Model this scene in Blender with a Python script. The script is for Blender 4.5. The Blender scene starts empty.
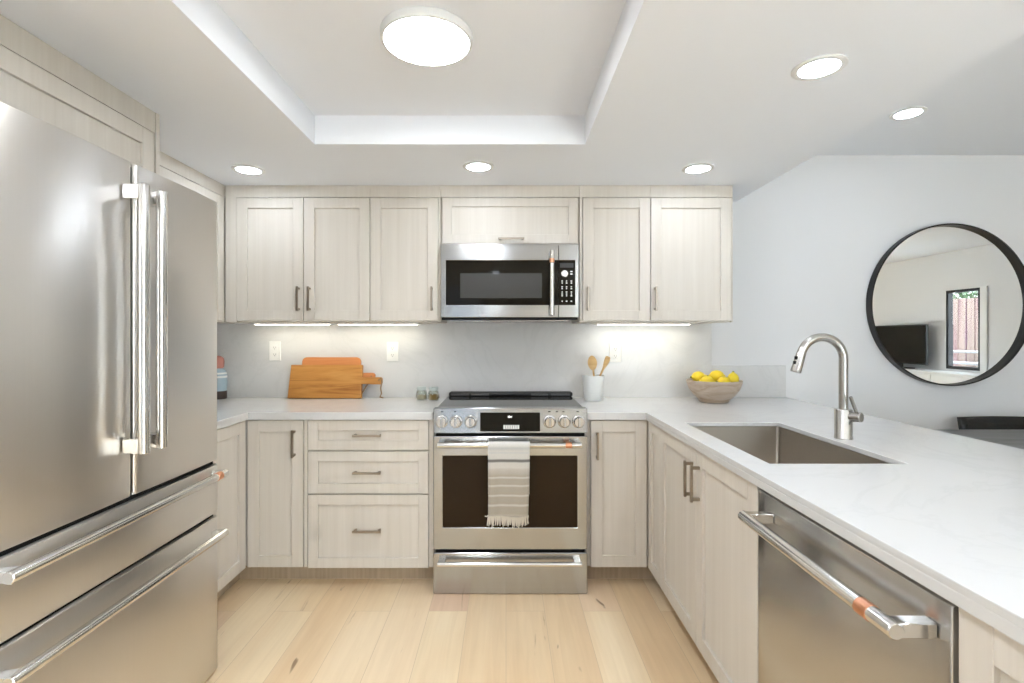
import bpy, bmesh, math, random
from mathutils import Vector, Matrix
random.seed(7)
S = bpy.context.scene
C = S.collection
PI = math.pi

# ---------------------------------------------------------------- camera, world, exposure
FPX = 512.0            # focal length in pixels of the 1024 px wide frame (18 mm on 36 mm)
VX, VY, H = 506.0, 336.0, 1.27
cam_d = bpy.data.cameras.new('camera'); cam = bpy.data.objects.new('camera', cam_d); C.objects.link(cam)
cam.location = (0, 0, H); cam.rotation_euler = (PI/2, 0, 0)
cam_d.lens = 18.0; cam_d.sensor_width = 36.0; cam_d.clip_start = 0.02; cam_d.clip_end = 100
cam_d.shift_x = (512-VX)/1024; cam_d.shift_y = -(341.5-VY)/1024
S.camera = cam
S.view_settings.view_transform = 'Standard'; S.view_settings.look = 'None'
S.view_settings.exposure = 2.14; S.view_settings.gamma = 1.0; S.view_settings.use_curve_mapping = False
w = bpy.data.worlds.new('sky'); S.world = w; w.use_nodes = True
w.node_tree.nodes['Background'].inputs[0].default_value = (0.86, 0.95, 1.05, 1)
w.node_tree.nodes['Background'].inputs[1].default_value = 2.0
LAMP = dict(disc=11.5, down=13.0, under=4.6, added_fill=46.0)     # emission of the visible lamps and of the unseen added downlights
sun_d = bpy.data.lights.new('sun', 'SUN'); sun_d.energy = 17.0; sun_d.angle = 0.02; sun_d.color = (.80, .93, 1.10)
sun = bpy.data.objects.new('sun', sun_d); C.objects.link(sun); sun.rotation_euler = (math.radians(38), math.radians(-6), 0)
def portal(name, loc, rot, sx, sy):
    d = bpy.data.lights.new(name, 'AREA'); d.shape = 'RECTANGLE'; d.size = sx; d.size_y = sy
    d.cycles.is_portal = True
    o = bpy.data.objects.new(name, d); C.objects.link(o); o.location = loc; o.rotation_euler = rot
portal('portal_rear', (2.2, -3.09, 1.10), (PI/2, 0, 0), 1.55, 2.15)
portal('portal_added_door', (-.74, -3.09, 1.10), (PI/2, 0, 0), .74, 2.15)  # portal for the second added rear door
portal('portal_side', (6.04, -0.30, 1.355), (PI/2, 0, PI/2), 0.52, 1.05)

def PX(x, D): return (x-VX)*D/FPX
def PZ(y, D): return H-(y-VY)*D/FPX

# ---------------------------------------------------------------- materials
def mat(name, color=(.8,.8,.8), rough=.5, metal=0.0, spec=.5, emit=None, estr=0, coat=0, trans=0, ior=1.45):
    m = bpy.data.materials.new(name); m.use_nodes = True
    b = m.node_tree.nodes['Principled BSDF']
    b.inputs['Base Color'].default_value = (*color, 1)
    b.inputs['Roughness'].default_value = rough; b.inputs['Metallic'].default_value = metal
    b.inputs['Specular IOR Level'].default_value = spec; b.inputs['IOR'].default_value = ior
    b.inputs['Coat Weight'].default_value = coat; b.inputs['Transmission Weight'].default_value = trans
    if emit: b.inputs['Emission Color'].default_value = (*emit, 1); b.inputs['Emission Strength'].default_value = estr
    m.diffuse_color = (*color, 1)
    return m
def nodes(m): return m.node_tree.nodes, m.node_tree.links, m.node_tree.nodes['Principled BSDF']
def coords(N, L, scale, kind='Object', rot=(0,0,0)):
    t = N.new('ShaderNodeTexCoord'); mp = N.new('ShaderNodeMapping')
    mp.inputs['Scale'].default_value = scale; mp.inputs['Rotation'].default_value = rot
    L.new(t.outputs[kind], mp.inputs['Vector']); return mp.outputs['Vector']
def noise(N, L, vec, scale=1, detail=4, rough=.6, dist=0):
    n = N.new('ShaderNodeTexNoise'); n.inputs['Scale'].default_value = scale; n.inputs['Detail'].default_value = detail
    n.inputs['Roughness'].default_value = rough; n.inputs['Distortion'].default_value = dist
    L.new(vec, n.inputs['Vector']); return n.outputs['Fac']
def ramp(N, L, fac, stops):
    r = N.new('ShaderNodeValToRGB'); e = r.color_ramp.elements
    while len(e) < len(stops): e.new(.5)
    for k, (p, c) in enumerate(stops): e[k].position = p; e[k].color = (*c, 1)
    L.new(fac, r.inputs['Fac']); return r.outputs['Color']
def mix(N, L, fac, a, b, mode='MIX'):
    n = N.new('ShaderNodeMix'); n.data_type = 'RGBA'; n.blend_type = mode
    for i, v in ((0, fac), (6, a), (7, b)):
        if hasattr(v, 'links') or hasattr(v, 'is_linked'): L.new(v, n.inputs[i])
        elif i == 0: n.inputs[0].default_value = v
        else: n.inputs[i].default_value = (*v, 1)
    return n.outputs[2]
def bump(N, L, B, h, strength=.1, dist=.001):
    n = N.new('ShaderNodeBump'); n.inputs['Strength'].default_value = strength; n.inputs['Distance'].default_value = dist
    L.new(h, n.inputs['Height']); L.new(n.outputs['Normal'], B.inputs['Normal'])

M = {}
def wall_paint(name, col):
    m = mat(name, col, .7, spec=.25); N, L, B = nodes(m)
    f = noise(N, L, coords(N, L, (1,1,1)), 180, 3); bump(N, L, B, f, .06, .0008); return m
M['wall'] = wall_paint('white_wall_paint', (.745,.745,.75))
M['ceil'] = wall_paint('white_ceiling_paint', (.89,.915,.965))
M['white'] = mat('white_painted', (.83,.83,.82), .4)
M['plastic'] = mat('white_plastic', (.86,.85,.82), .3)
M['black'] = mat('black_gap', (.006,.006,.006), .6, spec=.2)
M['blackmetal'] = mat('black_frame', (.012,.011,.011), .35)
M['blackwood'] = mat('black_lacquered_wood', (.010,.010,.010), .22)
M['glassblack'] = mat('black_glass', (.010,.008,.005), .05, spec=.2)
M['ovenglass'] = mat('oven_glass', (.022,.012,.005), .06, spec=.22)
M['mirror'] = mat('mirror_glass', (.86,.87,.87), .0, metal=1)
M['slat'] = mat('dark_grey_slat', (.09,.09,.092), .4)
M['copper'] = mat('copper', (.72,.36,.22), .28, metal=1)
M['chrome'] = mat('polished_steel', (.70,.69,.67), .16, metal=1)
M['nickel'] = mat('brushed_nickel', (.38,.325,.26), .36, metal=1)
M['display'] = mat('display_text', (.8,.8,.8), .5, emit=(1,1,.95), estr=.9)
M['mark'] = mat('white_print', (.75,.75,.73), .5)
M['dmark'] = mat('dark_print', (.08,.08,.08), .5)
def steel(name, col, rough, sc):
    m = mat(name, col, rough, metal=1); N, L, B = nodes(m)
    f = noise(N, L, coords(N, L, sc), 1, 5, .7)
    r = N.new('ShaderNodeMapRange'); r.inputs[3].default_value = rough*.8; r.inputs[4].default_value = rough*1.25
    L.new(f, r.inputs[0]); L.new(r.outputs[0], B.inputs['Roughness'])
    c = ramp(N, L, f, [(.3, tuple(x*.985 for x in col)), (.7, tuple(min(1,x*1.01) for x in col))]); L.new(c, B.inputs['Base Color'])
    bump(N, L, B, f, .008, .0003)
    tg = N.new('ShaderNodeTangent'); tg.direction_type = 'RADIAL'; tg.axis = 'Z'; L.new(tg.outputs[0], B.inputs['Tangent'])
    B.inputs['Anisotropic'].default_value = .85; B.inputs['Anisotropic Rotation'].default_value = .25
    return m
M['steel'] = steel('brushed_stainless_steel', (.45,.455,.455), .17, (3,3,420))
M['steelv'] = steel('brushed_stainless_steel_upright', (.72,.70,.675), .30, (300,300,2))
M['steels'] = steel('satin_sink_steel', (.42,.38,.33), .33, (200,8,200))
M['steeld'] = steel('dishwasher_steel', (.55,.54,.525), .2, (3,300,3))
M['faucet'] = mat('brushed_faucet_steel', (.46,.445,.42), .25, metal=1)
def cabinet_wood(name, base, dark):
    m = mat(name, base, .45, spec=.35); N, L, B = nodes(m)
    f = noise(N, L, coords(N, L, (55,55,1.1)), 1, 6, .62, .4)
    g = noise(N, L, coords(N, L, (9,9,.5)), 1, 3, .5, .8)
    c1 = ramp(N, L, f, [(.30, dark), (.66, base)])
    c2 = ramp(N, L, g, [(.3, (.94,.93,.915)), (.7, (1,1,1))])
    c = mix(N, L, 1.0, c1, c2, 'MULTIPLY')
    k = noise(N, L, coords(N, L, (5,5,3.2)), 1, 1, .3)
    c = mix(N, L, ramp(N, L, k, [(.78,(0,0,0)),(.83,(.35,.35,.35))]), c, tuple(x*.55 for x in dark))
    L.new(c, B.inputs['Base Color']); bump(N, L, B, f, .04, .0006); return m
M['cab'] = cabinet_wood('whitewashed_cabinet_wood', (.715,.667,.598), (.67,.62,.55))
M['toe'] = cabinet_wood('shaded_toe_kick_wood', (.58,.47,.34), (.48,.38,.27))  # cabinet wood with the toe-kick shade put into a browner colour
def quartz():
    m = mat('white_quartz', (.85,.85,.845), .16, spec=.5); N, L, B = nodes(m)
    v = coords(N, L, (1,1,1))
    f = noise(N, L, v, 1.7, 6, .62, 1.6)
    vein = ramp(N, L, f, [(.47,(0,0,0)),(.5,(.16,.16,.16)),(.53,(0,0,0))])
    g = noise(N, L, v, 1.1, 4, .5)
    base = ramp(N, L, g, [(.3,(.645,.64,.63)),(.7,(.685,.68,.67))])
    c = mix(N, L, vein, base, (.50,.50,.49)); L.new(c, B.inputs['Base Color']); return m
M['quartz'] = quartz()
def floor_mat():
    m = mat('light_maple_planks', (.75,.6,.42), .34, spec=.45); N, L, B = nodes(m)
    t = N.new('ShaderNodeTexCoord'); sx = N.new('ShaderNodeSeparateXYZ'); cx = N.new('ShaderNodeCombineXYZ')
    L.new(t.outputs['Object'], sx.inputs[0]); L.new(sx.outputs[1], cx.inputs[0]); L.new(sx.outputs[0], cx.inputs[1])
    br = N.new('ShaderNodeTexBrick'); L.new(cx.outputs[0], br.inputs['Vector'])
    br.offset = .37; br.offset_frequency = 2
    for k, v in (('Scale',1),('Mortar Size',.0011),('Mortar Smooth',.3),('Bias',0),('Brick Width',1.45),('Row Height',.178)):
        br.inputs[k].default_value = v
    br.inputs['Color1'].default_value = (0,0,0,1); br.inputs['Color2'].default_value = (1,1,1,1); br.inputs['Mortar'].default_value = (.5,.5,.5,1)
    tone = ramp(N, L, br.outputs['Color'], [(0,(.82,.63,.405)),(.3,(.87,.70,.47)),(.62,(.90,.745,.52)),(.85,(.86,.68,.475)),(1,(.82,.61,.435))])
    wn = N.new('ShaderNodeTexWhiteNoise'); wn.noise_dimensions = '3D'; L.new(br.outputs['Color'], wn.inputs['Vector'])
    add = N.new('ShaderNodeVectorMath'); add.operation = 'ADD'; L.new(t.outputs['Object'], add.inputs[0])
    sc = N.new('ShaderNodeVectorMath'); sc.operation = 'SCALE'; sc.inputs['Scale'].default_value = 9; L.new(wn.outputs['Color'], sc.inputs[0]); L.new(sc.outputs[0], add.inputs[1])
    def mapped(s):
        mp = N.new('ShaderNodeMapping'); mp.inputs['Scale'].default_value = s; L.new(add.outputs[0], mp.inputs['Vector']); return mp.outputs['Vector']
    grain = noise(N, L, mapped((34,1.6,1)), 1, 6, .6, .9)
    c = mix(N, L, 1.0, tone, ramp(N, L, grain, [(.3,(.94,.915,.88)),(.68,(1.02,1.01,1.0))]), 'MULTIPLY')
    blotch = noise(N, L, mapped((5,.7,1)), 1, 3, .5, .4)
    c = mix(N, L, 1.0, c, ramp(N, L, blotch, [(.35,(.93,.88,.83)),(.6,(1,1,1))]), 'MULTIPLY')
    streak = noise(N, L, mapped((15,1.3,1)), 1, 5, .62, 1.4)
    c = mix(N, L, ramp(N, L, streak, [(.65,(0,0,0)),(.73,(.8,.8,.8))]), c, (.33,.19,.085))
    knot = noise(N, L, mapped((16,5,1)), 1, 2, .4, .6)
    c = mix(N, L, ramp(N, L, knot, [(.735,(0,0,0)),(.80,(.8,.8,.8))]), c, (.20,.10,.045))
    c = mix(N, L, br.outputs['Fac'], c, (.62,.46,.29)); L.new(c, B.inputs['Base Color'])
    bump(N, L, B, grain, .04, .0006); return m
M['floor'] = floor_mat()
def board_wood(name, a, b, c_):
    m = mat(name, b, .45); N, L, B = nodes(m)
    f = noise(N, L, coords(N, L, (1.6,10,22), rot=(0,.16,0)), 1, 4, .55, 1.6)
    L.new(ramp(N, L, f, [(.28,a),(.48,b),(.72,c_)]), B.inputs['Base Color']); return m
M['acacia'] = board_wood('acacia_wood', (.30,.105,.022), (.52,.235,.055), (.62,.32,.09))
M['cherry'] = board_wood('red_cherry_wood', (.38,.13,.04), (.55,.215,.075), (.62,.27,.10))
M['beech'] = board_wood('beech_spoon_wood', (.50,.29,.10), (.66,.42,.17), (.72,.50,.24))
M['bowlwood'] = board_wood('weathered_bowl_wood', (.34,.24,.16), (.48,.38,.29), (.58,.49,.40))
M['cord'] = mat('jute_cord', (.30,.20,.11), .9)
M['ceramic'] = mat('white_ceramic', (.80,.81,.79), .35)
def lemon_mat():
    m = mat('lemon_peel', (.86,.62,.03), .38); N, L, B = nodes(m)
    v = coords(N, L, (1,1,1)); f = noise(N, L, v, 14, 2)
    L.new(ramp(N, L, f, [(.3,(.78,.60,.03)),(.6,(.90,.66,.03)),(.8,(.93,.60,.05))]), B.inputs['Base Color'])
    bump(N, L, B, noise(N, L, v, 220, 2), .25, .001); return m
M['lemon'] = lemon_mat()
M['lemon_green'] = mat('greenish_lemon_peel', (.80,.62,.03), .4)
M['leafgreen'] = mat('stem_green', (.16,.24,.04), .5)
def clear(name, tint, k=.12):
    m = bpy.data.materials.new(name); m.use_nodes = True; N = m.node_tree.nodes; L = m.node_tree.links
    for n in list(N):
        if n.type != 'OUTPUT_MATERIAL': N.remove(n)
    t = N.new('ShaderNodeBsdfTransparent'); t.inputs[0].default_value = (*tint, 1)
    g = N.new('ShaderNodeBsdfGlossy'); g.inputs['Roughness'].default_value = .03
    fr = N.new('ShaderNodeLayerWeight'); fr.inputs['Blend'].default_value = k
    mx = N.new('ShaderNodeMixShader'); L.new(fr.outputs['Facing'], mx.inputs[0]); L.new(t.outputs[0], mx.inputs[1]); L.new(g.outputs[0], mx.inputs[2])
    L.new(mx.outputs[0], N['Material Output'].inputs[0]); return m
M['pane'] = clear('window_glass', (.97,.985,.98))
M['tinted'] = clear('tinted_glass', (.34,.35,.36))
M['jar'] = clear('jar_glass', (.93,.96,.94), .3)
M['spice'] = mat('brown_spice', (.36,.22,.08), .9)
M['salt'] = mat('pale_grains', (.56,.46,.34), .9)
def towel_mat():
    m = mat('striped_linen', (.6,.56,.5), .95, spec=.1); N, L, B = nodes(m)
    t = N.new('ShaderNodeTexCoord'); s = N.new('ShaderNodeSeparateXYZ'); L.new(t.outputs['Object'], s.inputs[0])
    r = N.new('ShaderNodeMapRange'); r.inputs[1].default_value = -.36; r.inputs[2].default_value = .03; L.new(s.outputs[2], r.inputs[0])
    nat, wht, gry = (.43,.385,.315), (.64,.615,.56), (.40,.38,.345)
    st = [(0,nat)]
    st = [(0.0,wht),(.10,nat),(.18,nat),(.2,wht),(.22,nat),(.3,nat),(.32,wht),(.335,nat),(.42,nat),(.44,wht),(.455,nat),(.52,nat),(.54,wht),(.555,nat),(.64,(.56,.52,.46)),(.66,wht),
          (.72,wht),(.735,(.19,.18,.165)),(.755,(.19,.18,.165)),(.77,wht),(.83,wht),(.84,(.56,.56,.54)),(.86,wht),(.90,(.52,.52,.50)),(.92,wht),(1,(.74,.73,.70))]
    c = ramp(N, L, r.outputs[0], st[:31])
    f = noise(N, L, coords(N, L, (500,500,900)), 1, 2); L.new(mix(N, L, 1.0, c, ramp(N, L, f, [(.3,(.85,.85,.85)),(.7,(1.05,1.05,1.05))]), 'MULTIPLY'), B.inputs['Base Color'])
    bump(N, L, B, f, .5, .001); return m
M['towel'] = towel_mat()
M['fringe'] = mat('cream_fringe', (.66,.61,.52), .95, spec=.1)
def lamp_mat(name, col, s): return mat(name, (.9,.9,.9), .5, emit=col, estr=s)
M['disc'] = lamp_mat('ceiling_disc_glow', (.98,1,1.02), LAMP['disc'])
M['down'] = lamp_mat('downlight_glow', (.90,1,1.13), LAMP['down'])
M['added_fill'] = lamp_mat('added_downlight_glow', (.91,1,1.11), LAMP['added_fill'])  # glow of the added downlights out of view
M['under'] = lamp_mat('led_strip_glow', (1,.94,.78), LAMP['under'])
M['tablewood'] = board_wood('grey_table_wood', (.085,.085,.085), (.12,.12,.12), (.16,.16,.16))
def fence_mat():
    m = mat('weathered_red_fence', (.4,.2,.2), .8); N, L, B = nodes(m)
    f = noise(N, L, coords(N, L, (1,7,.3)), 1, 3, .6)
    L.new(ramp(N, L, f, [(.3,(.05,.014,.018)),(.45,(.09,.04,.036)),(.6,(.13,.09,.065)),(.7,(.065,.02,.032))]), B.inputs['Base Color']); return m
M['fence'] = fence_mat()
M['deck'] = mat('grey_deck_boards', (.11,.105,.10), .8)
M['leaf'] = mat('green_leaves', (.035,.085,.022), .6)
M['ground'] = mat('pale_bounce_ground', (.45,.45,.44), .9)  # unseen ground, kept pale to bounce sunlight up indoors
M['label_blue'] = mat('pale_blue_label', (.36,.47,.55), .5)
M['label_dark'] = mat('dark_brown_band', (.06,.045,.04), .5)
M['pinkred'] = mat('pink_red_cap', (.50,.22,.18), .5)

# ---------------------------------------------------------------- mesh helpers
class MB:
    def __init__(self): self.bm = bmesh.new()
    def box(self, x0, x1, y0, y1, z0, z1, bev=0, f=None, seg=1):
        x0, x1 = min(x0,x1), max(x0,x1); y0, y1 = min(y0,y1), max(y0,y1); z0, z1 = min(z0,z1), max(z0,z1)
        P = [(x0,y0,z0),(x1,y0,z0),(x1,y1,z0),(x0,y1,z0),(x0,y0,z1),(x1,y0,z1),(x1,y1,z1),(x0,y1,z1)]
        vs = [self.bm.verts.new(f(*p) if f else p) for p in P]
        fs = [self.bm.faces.new([vs[i] for i in q]) for q in ((0,3,2,1),(4,5,6,7),(0,1,5,4),(1,2,6,5),(2,3,7,6),(3,0,4,7))]
        if bev:
            es = list({e for q in fs for e in q.edges})
            bmesh.ops.bevel(self.bm, geom=es, offset=bev, segments=seg, profile=.5, affect='EDGES')
        return self
    def quadgrid(self, rows, closed=False):
        V = [[self.bm.verts.new(p) for p in r] for r in rows]
        n = len(V[0])
        for a, b in zip(V, V[1:]):
            for i in range(n if closed else n-1):
                j = (i+1) % n
                self.bm.faces.new((a[i], a[j], b[j], b[i]))
        return V
    def lathe(self, prof, c=(0,0,0), seg=32, axis='Z', R=None):
        """profile of (radius, height); radius 0 closes the end"""
        rows = []
        for r, z in prof:
            ring = []
            for k in range(seg):
                a = 2*PI*k/seg
                p = Vector((max(r,1e-5)*math.cos(a), max(r,1e-5)*math.sin(a), z))
                if axis == 'Y': p = Vector((p.x, p.z, p.y))
                elif axis == '-Y': p = Vector((p.x, -p.z, p.y))
                elif axis == 'X': p = Vector((p.z, p.x, p.y))
                elif axis == '-X': p = Vector((-p.z, p.x, p.y))
                if R: p = R @ p
                ring.append(p + Vector(c))
            rows.append(ring)
        V = self.quadgrid(rows, True)
        for ring, (r, z) in ((V[0], prof[0]), (V[-1], prof[-1])):
            if r <= 1e-4: bmesh.ops.pointmerge(self.bm, verts=ring, merge_co=sum((v.co for v in ring), Vector())/len(ring))
        return self
    def cyl(self, a, b, r, seg=20, r2=None, bev=0):
        a, b = Vector(a), Vector(b); d = (b-a); l = d.length
        R = d.to_track_quat('Z','Y').to_matrix(); r2 = r if r2 is None else r2
        k = bev or min(r, r2)*.12
        return self.lathe([(0,0),(r-k,0),(r,k),(r2,l-k),(r2-k,l),(0,l)], a, seg, R=R)
    def tube(self, pts, r, seg=12, caps=True):
        pts = [Vector(p) for p in pts]; rs = r if isinstance(r, (list,tuple)) else [r]*len(pts)
        t0 = (pts[1]-pts[0]).normalized(); n = t0.orthogonal().normalized(); rows = []
        for i, p in enumerate(pts):
            t = (pts[min(i+1,len(pts)-1)]-pts[max(i-1,0)]).normalized()
            n = (n - t*n.dot(t)).normalized(); b = t.cross(n)
            rows.append([p + rs[i]*(math.cos(2*PI*k/seg)*n + math.sin(2*PI*k/seg)*b) for k in range(seg)])
        V = self.quadgrid(rows, True)
        if caps: self.bm.faces.new(V[0]); self.bm.faces.new(list(reversed(V[-1])))
        return self
    def slab(self, us, vs, keep, w0, w1, f):
        """grid of cells; keep(u,v) at the cell centre; extruded w0..w1, mapped by f(u,v,w)"""
        nu, nv = len(us)-1, len(vs)-1
        K = {(i,j): keep((us[i]+us[i+1])/2, (vs[j]+vs[j+1])/2) for i in range(nu) for j in range(nv)}
        vd = {}
        def g(i, j, k):
            if (i,j,k) not in vd: vd[i,j,k] = self.bm.verts.new(f(us[i], vs[j], (w0,w1)[k]))
            return vd[i,j,k]
        for (i,j), on in K.items():
            if not on: continue
            for k in (0,1): self.bm.faces.new([g(i,j,k), g(i+1,j,k), g(i+1,j+1,k), g(i,j+1,k)])
            for di, dj, a, b in ((-1,0,(i,j),(i,j+1)),(1,0,(i+1,j),(i+1,j+1)),(0,-1,(i,j),(i+1,j)),(0,1,(i,j+1),(i+1,j+1))):
                if not K.get((i+di,j+dj), False): self.bm.faces.new([g(*a,0), g(*b,0), g(*b,1), g(*a,1)])
        return self
    def prism(self, pts, w0, w1, f):
        """outline pts (u,v) extruded between w0 and w1, mapped by f(u,v,w)"""
        a = [self.bm.verts.new(f(u,v,w0)) for u, v in pts]; b = [self.bm.verts.new(f(u,v,w1)) for u, v in pts]
        self.bm.faces.new(a); self.bm.faces.new(list(reversed(b)))
        n = len(pts)
        for i in range(n): self.bm.faces.new((a[i], b[i], b[(i+1)%n], a[(i+1)%n]))
        return self
    def build(self, name, m, parent=None, smooth=False, world=True, bevel=0):
        bm = self.bm
        bmesh.ops.recalc_face_normals(bm, faces=bm.faces)
        if parent is not None and world:
            bmesh.ops.translate(bm, verts=bm.verts, vec=-root_loc(parent))
        me = bpy.data.meshes.new(name); bm.to_mesh(me); bm.free()
        me.materials.append(m)
        if smooth:
            for p in me.polygons: p.use_smooth = True
            me.set_sharp_from_angle(angle=math.radians(38))
        o = bpy.data.objects.new(name, me); C.objects.link(o)
        if parent is not None: o.parent = parent
        if bevel:
            b = o.modifiers.new('bevel', 'BEVEL'); b.width = bevel; b.segments = 2; b.limit_method = 'ANGLE'
        return o
def root_loc(o):
    v = Vector()
    while o is not None: v += o.location; o = o.parent
    return v
def tag(o, label=None, cat=None, group=None, kind=None):
    for k, v in (('label',label),('category',cat),('group',group),('kind',kind)):
        if v: o[k] = v
    return o
def thing(name, label, cat, loc, group=None, rz=0):
    o = bpy.data.objects.new(name, None); C.objects.link(o); o.empty_display_size = .05
    o.location = loc; o.rotation_euler = (0,0,rz)
    return tag(o, label, cat, group)
def solo(o, origin):
    """moves a single-mesh thing's origin to its base"""
    v = Vector(origin); o.data.transform(Matrix.Translation(-v)); o.location = v; return o
def copy_tree(o, parent=None):
    c = o.copy(); C.objects.link(c)
    if parent is not None: c.parent = parent
    for ch in list(o.children): copy_tree(ch, c)
    return c
def struct(name, mb, m, **k): return tag(mb.build(name, m, **k), kind='structure')
# frames: (u along, v up, n out of the face)
def FB(D): return lambda u, v, n: (u, D-n, v)       # faces the camera (-Y)
def FL(X): return lambda u, v, n: (X+n, u, v)       # on the left side, faces +X
def FR(X): return lambda u, v, n: (X-n, u, v)       # on the right side, faces -X
ident = lambda x, y, z: (x, y, z)
def text_mesh(body, size, f, u, v, n, name, m, parent):
    cu = bpy.data.curves.new('t', 'FONT'); cu.body = body; cu.size = size; cu.align_x = 'CENTER'; cu.align_y = 'CENTER'
    o = bpy.data.objects.new('t', cu); C.objects.link(o)
    me = bpy.data.meshes.new_from_object(o.evaluated_get(bpy.context.evaluated_depsgraph_get()))
    bpy.data.objects.remove(o); bpy.data.curves.remove(cu)
    mb = MB(); mb.bm.from_mesh(me); bpy.data.meshes.remove(me)
    r = bmesh.ops.extrude_face_region(mb.bm, geom=mb.bm.faces[:])
    for q in r['geom']:
        if isinstance(q, bmesh.types.BMVert): q.co.z += .0006
    for q in mb.bm.verts: q.co = Vector(f(u+q.co.x, v+q.co.y, n+q.co.z))
    return mb.build(name, m, parent)

# ---------------------------------------------------------------- the room
WL, WB, WR, WN = -1.92, 3.20, 5.95, -3.0       # inner faces: left, back, right, rear
ZL, ZT, ZH = 2.11, 2.236, 2.40                 # low ceiling, tray, high ceiling
SOFX = 1.4375
struct('floor', MB().box(WL-.1, WR+.1, WN-.1, WB+.1, -.10, 0), M['floor'])
struct('wall_left', MB().box(WL-.1, WL, WN-.1, WB+.1, 0, 2.5), M['wall'])
struct('wall_back', MB().box(WL, WR, WB, WB+.1, 0, 2.5), M['wall'])
wy0, wy1, wz0, wz1 = -.56, -.04, .83, 1.88
struct('wall_right', MB().slab([WN-.1, wy0, wy1, WB+.1], [0, wz0, wz1, 2.5], lambda u,v: not (wy0<u<wy1 and wz0<v<wz1), WR, WR+.1, lambda u,v,w: (w,u,v)), M['wall'])
dx0, dx1, dz1 = 1.4, 3.0, 2.2
ex0, ex1 = -1.12, -.36
struct('wall_rear', MB().slab([WL, ex0, ex1, dx0, dx1, WR], [0, dz1, 2.5], lambda u,v: not ((dx0<u<dx1 or ex0<u<ex1) and v<dz1), WN-.1, WN, lambda u,v,w: (u,w,v)), M['wall'])
tx0, tx1, ty1, ty0 = -.838, .346, 2.243, -.6
struct('ceiling', MB().slab([WL, tx0, tx1, SOFX], [WN, ty0, ty1, WB], lambda u,v: not (tx0<u<tx1 and ty0<v<ty1), ZL, 2.5, lambda u,v,w: (u,v,w)), M['ceil'])
struct('ceiling_tray', MB().box(tx0, tx1, ty0, ty1, ZT, 2.5), M['ceil'])
struct('ceiling_dining', MB().box(SOFX, WR, WN, WB, ZH, 2.5), M['ceil'])
# side window, and unseen rear doors added to bring in daylight
t = struct('window_1', MB().slab([wy0, wy0+.035, wy1-.05, wy1], [wz0, wz0+.04, wz1-.035, wz1], lambda u,v: not (wy0+.035<u<wy1-.05 and wz0+.04<v<wz1-.035), WR+.005, WR+.07, lambda u,v,w: (w,u,v)), M['blackmetal'])
MB().box(WR+.03, WR+.036, wy0+.03, wy1-.045, wz0+.035, wz1-.03).build('pane', M['pane'], t)
struct('trim_1', MB().slab([wy1, wy1+.09], [wz0-.03, wz1+.01], lambda u,v: True, WR-.02, WR-.001, lambda u,v,w: (w,u,v)), M['white'], bevel=.003)
dm = (dx0+dx1)/2
uu = [dx0, dx0+.07, dm-.035, dm+.035, dx1-.07, dx1]
t = struct('added_door_1', MB().slab(uu, [0, .07, dz1-.07, dz1], lambda u,v: not (.07<v<dz1-.07 and (dx0+.07<u<dm-.035 or dm+.035<u<dx1-.07)), WN-.09, WN-.02, lambda u,v,w: (u,w,v)), M['white'])
MB().box(dx0+.06, dm-.03, WN-.06, WN-.052, .06, dz1-.06).build('pane', M['pane'], t)
MB().box(dm+.03, dx1-.06, WN-.06, WN-.052, .06, dz1-.06).build('pane', M['pane'], t)
t = struct('added_door_2', MB().slab([ex0, ex0+.07, ex1-.07, ex1], [0, .07, dz1-.07, dz1], lambda u,v: not (.07<v<dz1-.07 and ex0+.07<u<ex1-.07), WN-.09, WN-.02, lambda u,v,w: (u,w,v)), M['white'])
MB().box(ex0+.06, ex1-.06, WN-.06, WN-.052, .06, dz1-.06).build('pane', M['tinted'], t)  # tint put in to dim this added door's reflection in the steel
struct('ground_outside', MB().box(-6, 14, -12, 6, -.35, -.12), M['ground'])

# ---------------------------------------------------------------- cabinetry
CT, CB = .888, .850                             # worktop top and underside
DB, XL, XR = 2.575, -1.306, .714                # base door faces: back run, left run, right run
DT = .020
def pull(f, u, v, length, upright, parent):
    mb = MB(); h = length/2; s = .0055; so = .030
    if upright:
        mb.box(u-s, u+s, v-h, v+h, so-.005, so+.005, .0015, f)
        for e in (-1, 1): mb.box(u-s, u+s, v+e*(h-.011)-s, v+e*(h-.011)+s, 0, so, 0, f)
    else:
        mb.box(u-h, u+h, v-s, v+s, so-.005, so+.005, .0015, f)
        for e in (-1, 1): mb.box(u+e*(h-.011)-s, u+e*(h-.011)+s, v-s, v+s, 0, so, 0, f)
    return mb.build('handle', M['nickel'], parent)
def shaker(name, f, u0, u1, v0, v1, parent, rail=.058):
    g = .0020; u0 += g; u1 -= g; v0 += g; v1 -= g; b = .0012
    mb = MB()
    mb.box(u0, u0+rail, v0, v1, -DT, 0, b, f); mb.box(u1-rail, u1, v0, v1, -DT, 0, b, f)
    mb.box(u0+rail, u1-rail, v0, v0+rail, -DT, 0, b, f); mb.box(u0+rail, u1-rail, v1-rail, v1, -DT, 0, b, f)
    mb.box(u0+rail-.004, u1-rail+.004, v0+rail-.004, v1-rail+.004, -DT, -.011, 0, f)
    return mb.build(name, M['cab'], parent)
TK = .105
gb = DB+DT+.002                                 # carcass face of the back run
# left run base cabinet
t = thing('base_cabinet', 'left base cabinet beside the refrigerator with one handleless panel door', 'cabinet', (-1.6, 2.3, 0), 'base cabinets under the worktop')
MB().box(WL+.002, XL-DT-.002, 1.965, 2.574, TK, CB-.001).build('body', M['cab'], t)
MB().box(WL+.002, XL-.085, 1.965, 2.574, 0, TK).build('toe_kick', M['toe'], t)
shaker('door', FL(XL), 1.97, 2.570, TK, CB-.003, t)
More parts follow.
